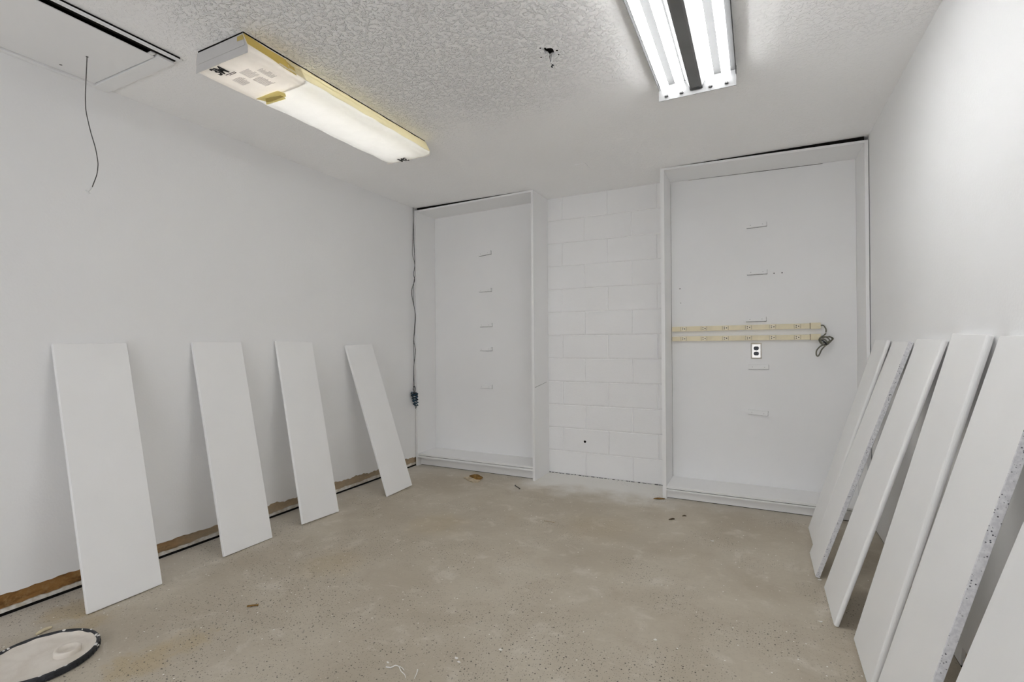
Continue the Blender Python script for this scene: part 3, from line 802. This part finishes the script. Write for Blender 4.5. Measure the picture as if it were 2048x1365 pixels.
# steel duplex outlet
ob = empty('wall_outlet', (-.0065, YB - .0222, 1.0835))
tag(ob, 'steel wall outlet plate with two dark receptacles below the power strips', 'outlet')
bm = bmesh.new(); hw, hz = .0365, .058
A = [bm.verts.new(p) for p in ((-hw, 0, -hz), (hw, 0, -hz), (hw, 0, hz), (-hw, 0, hz))]
B = [bm.verts.new(p) for p in ((-hw, -.003, -hz), (hw, -.003, -hz), (hw, -.003, hz), (-hw, -.003, hz))]
C_ = [bm.verts.new(p) for p in ((-hw + .009, -.0085, -hz + .009), (hw - .009, -.0085, -hz + .009), (hw - .009, -.0085, hz - .009), (-hw + .009, -.0085, hz - .009))]
for P, Q in ((A, B), (B, C_)):
    for i in range(4): bm.faces.new((P[i], P[(i + 1) % 4], Q[(i + 1) % 4], Q[i]))
bm.faces.new(C_)
fin('cover_plate', bm, 'steel', ob)
for sz in (.0195, -.0195):
    bm = bmesh.new(); pts = []
    for k in range(24):
        a = 2 * math.pi * k / 24; pts.append((.0175 * math.cos(a), max(-.0135, min(.0135, .0175 * math.sin(a)))))
    A = [bm.verts.new((px, -.0083, pz)) for px, pz in pts]; B = [bm.verts.new((px * .95, -.0115, pz * .95)) for px, pz in pts]
    bm.faces.new(B)
    for i in range(24): bm.faces.new((A[i], A[(i + 1) % 24], B[(i + 1) % 24], B[i]))
    f = fin('receptacle', bm, 'navy', ob, loc=(0, 0, sz))
    bm = bmesh.new(); add_box(bm, -.007, -.0055, -.0122, -.0112, -.003, .005); add_box(bm, .0055, .007, -.0122, -.0112, -.003, .005); add_box(bm, -.0015, .0015, -.0122, -.0112, -.009, -.006)
    fin('slots', bm, 'zinc', f)
bm = bmesh.new(); add_lathe(bm, [(0, .0018), (.0026, .0012), (.003, 0)], 12); bmesh.ops.rotate(bm, verts=bm.verts, matrix=Matrix.Rotation(math.radians(90), 3, 'X'))
fin('screw', bm, 'zinc', ob, loc=(0, -.0085, 0))

# ------------------------------------------------------------------ hanging wire with the blue bundle in the corner
wo = Vector((-2.875, 3.71, 0.68)); hw_ = empty('hanging_wire', wo)
tag(hw_, 'thin dark wires hanging down the corner with a tied blue-black bundle at the end', 'wire')
def Wp(o): o.location = -wo; return o
A_ = [(-2.881, 3.71, 2.434), (-2.878, 3.71, 2.305), (-2.873, 3.71, 2.1), (-2.864, 3.71, 1.907), (-2.879, 3.71, 1.806), (-2.868, 3.71, 1.748), (-2.891, 3.70, 1.671), (-2.893, 3.70, 1.603), (-2.881, 3.71, 1.522), (-2.861, 3.71, 1.419), (-2.869, 3.71, 1.284), (-2.881, 3.71, 1.182), (-2.863, 3.71, 1.085), (-2.881, 3.71, .964), (-2.885, 3.71, .851), (-2.890, 3.71, .76), (-2.879, 3.70, .69)]
B_ = [(-2.874, 3.705, 2.42), (-2.876, 3.705, 2.30), (-2.883, 3.705, 2.1), (-2.884, 3.705, 1.987), (-2.863, 3.705, 1.906), (-2.858, 3.705, 1.804), (-2.872, 3.705, 1.737), (-2.881, 3.705, 1.624), (-2.875, 3.705, 1.521), (-2.860, 3.705, 1.419), (-2.872, 3.705, 1.283), (-2.880, 3.705, 1.17), (-2.877, 3.705, 1.05), (-2.878, 3.705, .9), (-2.876, 3.705, .75), (-2.872, 3.70, .69)]
Wp(tube('wire', A_, .0028, 'wire', hw_)); Wp(tube('wire', B_, .0022, 'wire', hw_))
Wp(tube('wire_loop', [(-2.876, 3.70, .69), (-2.885, 3.70, .73), (-2.872, 3.70, .755), (-2.858, 3.70, .735), (-2.866, 3.70, .69)], .003, 'wire', hw_))
bm = bmesh.new(); rnd = random.Random(5)
for k in range(9):
    t = k / 8; z = .690 - .105 * t; w = .036 - .016 * t; cx = -2.862 + .014 * t
    pts = []
    for j in range(9):
        a = 2 * math.pi * j / 8 + k
        pts.append((cx + w * math.cos(a) + rnd.uniform(-.003, .003), 3.690 + .022 * math.sin(a), z + .010 * math.cos(a) * (1 if k % 2 else -1) + rnd.uniform(-.004, .004)))
    add_tube(bm, pts, .0042, 6, 4)
Wp(fin('wire_bundle', bm, 'bluewire', hw_, smooth=True))
bm = bmesh.new()
for k in range(4):
    z = .686 - .018 * k
    add_tube(bm, [(-2.868 + (.036 - .004 * k) * math.cos(a) + .004 + .002 * k, 3.690 + .024 * math.sin(a), z + .002 * k * math.cos(a)) for a in (2 * math.pi * j / 10 for j in range(11))], .0034, 6, 3)
Wp(fin('bundle_wrap', bm, 'blackwire', hw_, smooth=True))
for q in ([(-2.852, 3.69, .59), (-2.842, 3.688, .57), (-2.848, 3.686, .555), (-2.838, 3.686, .545)], [(-2.853, 3.69, .588), (-2.852, 3.686, .566), (-2.834, 3.686, .560)], [(-2.893, 3.69, .672), (-2.897, 3.685, .690)], [(-2.850, 3.69, .68), (-2.832, 3.685, .694)]):
    Wp(tube('wire_end', q, .0024, 'wire', hw_))

# ------------------------------------------------------------------ bucket lid
lo_ = Vector((-2.360, .838, 0)); lid = empty('bucket_lid', lo_)
tag(lid, 'round bucket lid with black rim and dried cream paint lying on the floor', 'bucket lid')
RL = .168; rnd = random.Random(11)
bm = bmesh.new()
prof = [(RL - .013, .004), (RL - .010, .0225), (RL - .006, .026), (RL - .002, .0255), (RL, .022), (RL - .001, .014), (RL + .001, .012), (RL + .001, .004), (RL - .002, .0012), (RL - .013, .0012)]
add_lathe(bm, prof + [prof[0]], 72)
rim = fin('rim', bm, 'rim', lid, smooth=True)
bm = bmesh.new()
for k in range(48):
    a = 2 * math.pi * k / 48; r = RL + .0012
    c_, s_ = math.cos(a), math.sin(a); tx, ty = -s_ * .0012, c_ * .0012
    v = [bm.verts.new((r * c_ + sx * tx + q * c_, r * s_ + sx * ty + q * s_, zz)) for zz in (.004, .016) for (sx, q) in ((-1, -.001), (1, -.001), (1, .0016), (-1, .0016))]
    for f in ((0, 3, 2, 1), (4, 5, 6, 7), (0, 1, 5, 4), (1, 2, 6, 5), (2, 3, 7, 6), (3, 0, 4, 7)): bm.faces.new([v[i] for i in f])
fin('rim_ribs', bm, 'rim', rim)
bm = bmesh.new()
def jit(k, r): return (.0016 * math.sin(5 * k * .26 + r * 60) + rnd.uniform(-.0008, .0008)) if r > .1 else .0004 * math.sin(k)
add_lathe(bm, [(0, .009), (.05, .0095), (.10, .010), (.135, .0105), (.148, .013), (RL - .011, .019)], 72, jitter=jit)
pn = fin('painted_disc', bm, 'lid', lid, smooth=True)
bm = bmesh.new()
add_lathe(bm, [(.041, .008), (.040, .024), (.037, .0275), (.031, .0275), (.028, .024), (.026, .013), (0, .012)], 40)
sp = fin('spout_ring', bm, 'lid', lid, smooth=True); sp.location = (.044, .062, 0.0)
bm = bmesh.new()   # splashes of paint over the rim
for k in range(26):
    a = rnd.uniform(0, 2 * math.pi); r = RL - rnd.uniform(-.001, .010)
    w = rnd.uniform(.002, .007); l = rnd.uniform(.003, .010)
    z = .0265 if r < RL - .002 else .018
    c_, s_ = math.cos(a), math.sin(a)
    P = [(r * c_ + u * c_ * l * .5 - v * s_ * w, r * s_ + u * s_ * l * .5 + v * c_ * w) for u, v in ((-1, -.6), (-.3, -1), (.8, -.5), (1, .4), (.1, 1), (-.9, .5))]
    A = [bm.verts.new((px, py, z)) for px, py in P]; B = [bm.verts.new((px, py, z - .004)) for px, py in P]
    bm.faces.new(A)
    for i in range(6): bm.faces.new((A[i], A[(i + 1) % 6], B[(i + 1) % 6], B[i]))
o = fin('paint_splashes', bm, 'flake', lid); o['kind'] = 'stuff'

# ------------------------------------------------------------------ small litter on the floor
def flat_piece(name, pts, z0, z1, mat, parent=None, org=None):
    cx = sum(p[0] for p in pts) / len(pts); cy = sum(p[1] for p in pts) / len(pts)
    if org: cx, cy = org
    bm = bmesh.new(); k = len(pts)
    A = [bm.verts.new((px - cx, py - cy, z0)) for px, py in pts]; B = [bm.verts.new((px - cx, py - cy, z1 + random.uniform(-.001, .001) * (z1 - z0 > .004))) for px, py in pts]
    bm.faces.new(A[::-1]); bm.faces.new(B)
    for i in range(k): bm.faces.new((A[i], A[(i + 1) % k], B[(i + 1) % k], B[i]))
    o = fin(name, bm, mat, parent)
    if not parent: o.location = (cx, cy, 0)
    return o
fo = empty('broken_fragment', (-2.165, 3.59, 0)); tag(fo, 'tan broken fragment with a brown top on the floor before the corner shelving unit', 'fragment')
flat_piece('slab', [(-2.255, 3.572), (-2.19, 3.640), (-2.09, 3.600), (-2.075, 3.515), (-2.12, 3.490), (-2.19, 3.528)], .0005, .008, 'tan', fo, (-2.165, 3.59))
flat_piece('brown_chunk', [(-2.222, 3.612), (-2.205, 3.668), (-2.17, 3.672), (-2.095, 3.622), (-2.088, 3.572), (-2.125, 3.560), (-2.19, 3.598)], .007, .017, 'ochre', fo, (-2.165, 3.59))
sc_o = empty('screw', (-1.714, 3.52, 0)); tag(sc_o, 'dark screw lying on the floor in front of the corner shelving unit', 'screw')
o = tube('shank', [(-1.748, 3.547, .005), (-1.70, 3.508, .004), (-1.680, 3.492, .003)], .0035, 'zinc', sc_o, k=2, taper=lambda t: 1 if t < .8 else 1 - 3.5 * (t - .8)); o.location = (1.714, -3.52, 0)
o = tube('head', [(-1.752, 3.550, .006), (-1.748, 3.547, .006)], .0060, 'zinc', sc_o, k=1); o.location = (1.714, -3.52, 0)
def tw(name, pts, r, mat, label, cat, taper=None):
    c = Vector(pts[len(pts) // 2]); c.z = 0
    o = tube(name, [tuple(Vector(p) - c) for p in pts], r, mat, None, taper=taper); o.location = c
    return tag(o, label, cat)
tw('twig', [(-.522, 3.300, .004), (-.510, 3.306, .006), (-.498, 3.322, .005), (-.488, 3.326, .004)], .0034, 'twig', 'short dark twig on the floor in front of the right shelving unit', 'twig', lambda t: .6 + .8 * math.sin(math.pi * t))
tw('leaf_scrap', [(-.452, 3.405, .003), (-.440, 3.412, .006), (-.428, 3.416, .003)], .003, 'twig', 'tiny brown scrap on the floor beside the dark twig, nearer the shelving unit', 'scrap', lambda t: .6 + .8 * math.sin(math.pi * t))
tw('wood_chip', [(-.690, 3.690, .004), (-.665, 3.693, .008), (-.635, 3.712, .005), (-.612, 3.722, .004)], .0045, 'ochre', 'brown debris at the foot of the right shelving unit next to the block wall', 'debris', lambda t: .5 + .9 * math.sin(math.pi * t))
tw('wood_sliver', [(-2.584, .905, .005), (-2.589, .930, .009), (-2.592, .957, .006)], .0060, 'straw', 'pale wood sliver on the floor right behind the bucket lid', 'wood sliver', lambda t: .7 + .4 * math.sin(math.pi * t))
tw('wood_sliver', [(-1.244, 2.937, .002), (-1.205, 2.936, .003), (-1.167, 2.938, .002)], .0025, 'tan', 'thin tan sliver lying in the middle of the floor', 'wood sliver')
tw('wood_sliver', [(-2.02, 1.415, .003), (-2.00, 1.428, .005), (-1.985, 1.444, .003)], .0035, 'ochre', 'brown curved sliver on the floor in front of the nearest left board', 'wood sliver')
st_o = tw('paint_string', [(-1.195, 1.368, .0015), (-1.178, 1.370, .003), (-1.171, 1.377, .004), (-1.168, 1.386, .004), (-1.154, 1.388, .003), (-1.131, 1.373, .002), (-1.108, 1.364, .002), (-1.094, 1.352, .0015)], .0020, 'flake', 'curled white paint string on the floor at the bottom of the photo', 'paint string', lambda t: 1.2 - .6 * t)
o = tube('strand', [(-1.158, 1.390, .002), (-1.140, 1.388, .0025), (-1.124, 1.381, .0015)], .0013, 'flake', st_o); o.location = -st_o.location
tw('paint_string', [(-1.083, 1.405, .002), (-1.076, 1.392, .003), (-1.071, 1.379, .002), (-1.066, 1.363, .0015)], .0020, 'flake', 'short straight white paint string beside the curled one on the floor', 'paint string', lambda t: 1.3 - .8 * t)
for i, (px, py, r, lab) in enumerate(((-.996, 1.520, .008, 'white paint flake on the floor just right of the curled paint strings, the larger one'), (-.976, 1.506, .006, 'white paint flake on the floor right of the curled paint strings, the smaller one'),
        (-.874, 1.635, .006, 'small white paint flake on the bare floor toward the bottom middle of the photo'), (-.362, 1.951, .006, 'small white paint flake on the floor left of the foot of the third right board'),
        (.262, 2.785, .009, 'white paint flake at the foot of the raw-edged board on the right'), (.225, 2.372, .008, 'white paint flake beside the foot of the third right-hand board'),
        (-.24, 3.06, .010, 'white paint flake on the floor in front of the right shelving unit'), (-1.207, 1.391, .005, 'tiny white paint flake left of the curled paint string'))):
    pts = [(px + r * (1 + .5 * math.sin(3 * k + i)) * math.cos(k * math.pi / 3.5) , py + .7 * r * (1 + .4 * math.cos(2 * k + i)) * math.sin(k * math.pi / 3.5)) for k in range(7)]
    o = flat_piece('paint_flake', pts, .0004, .0022, 'flake'); tag(o, lab, 'paint flake', 'white paint flakes')
bpy.context.view_layer.update()
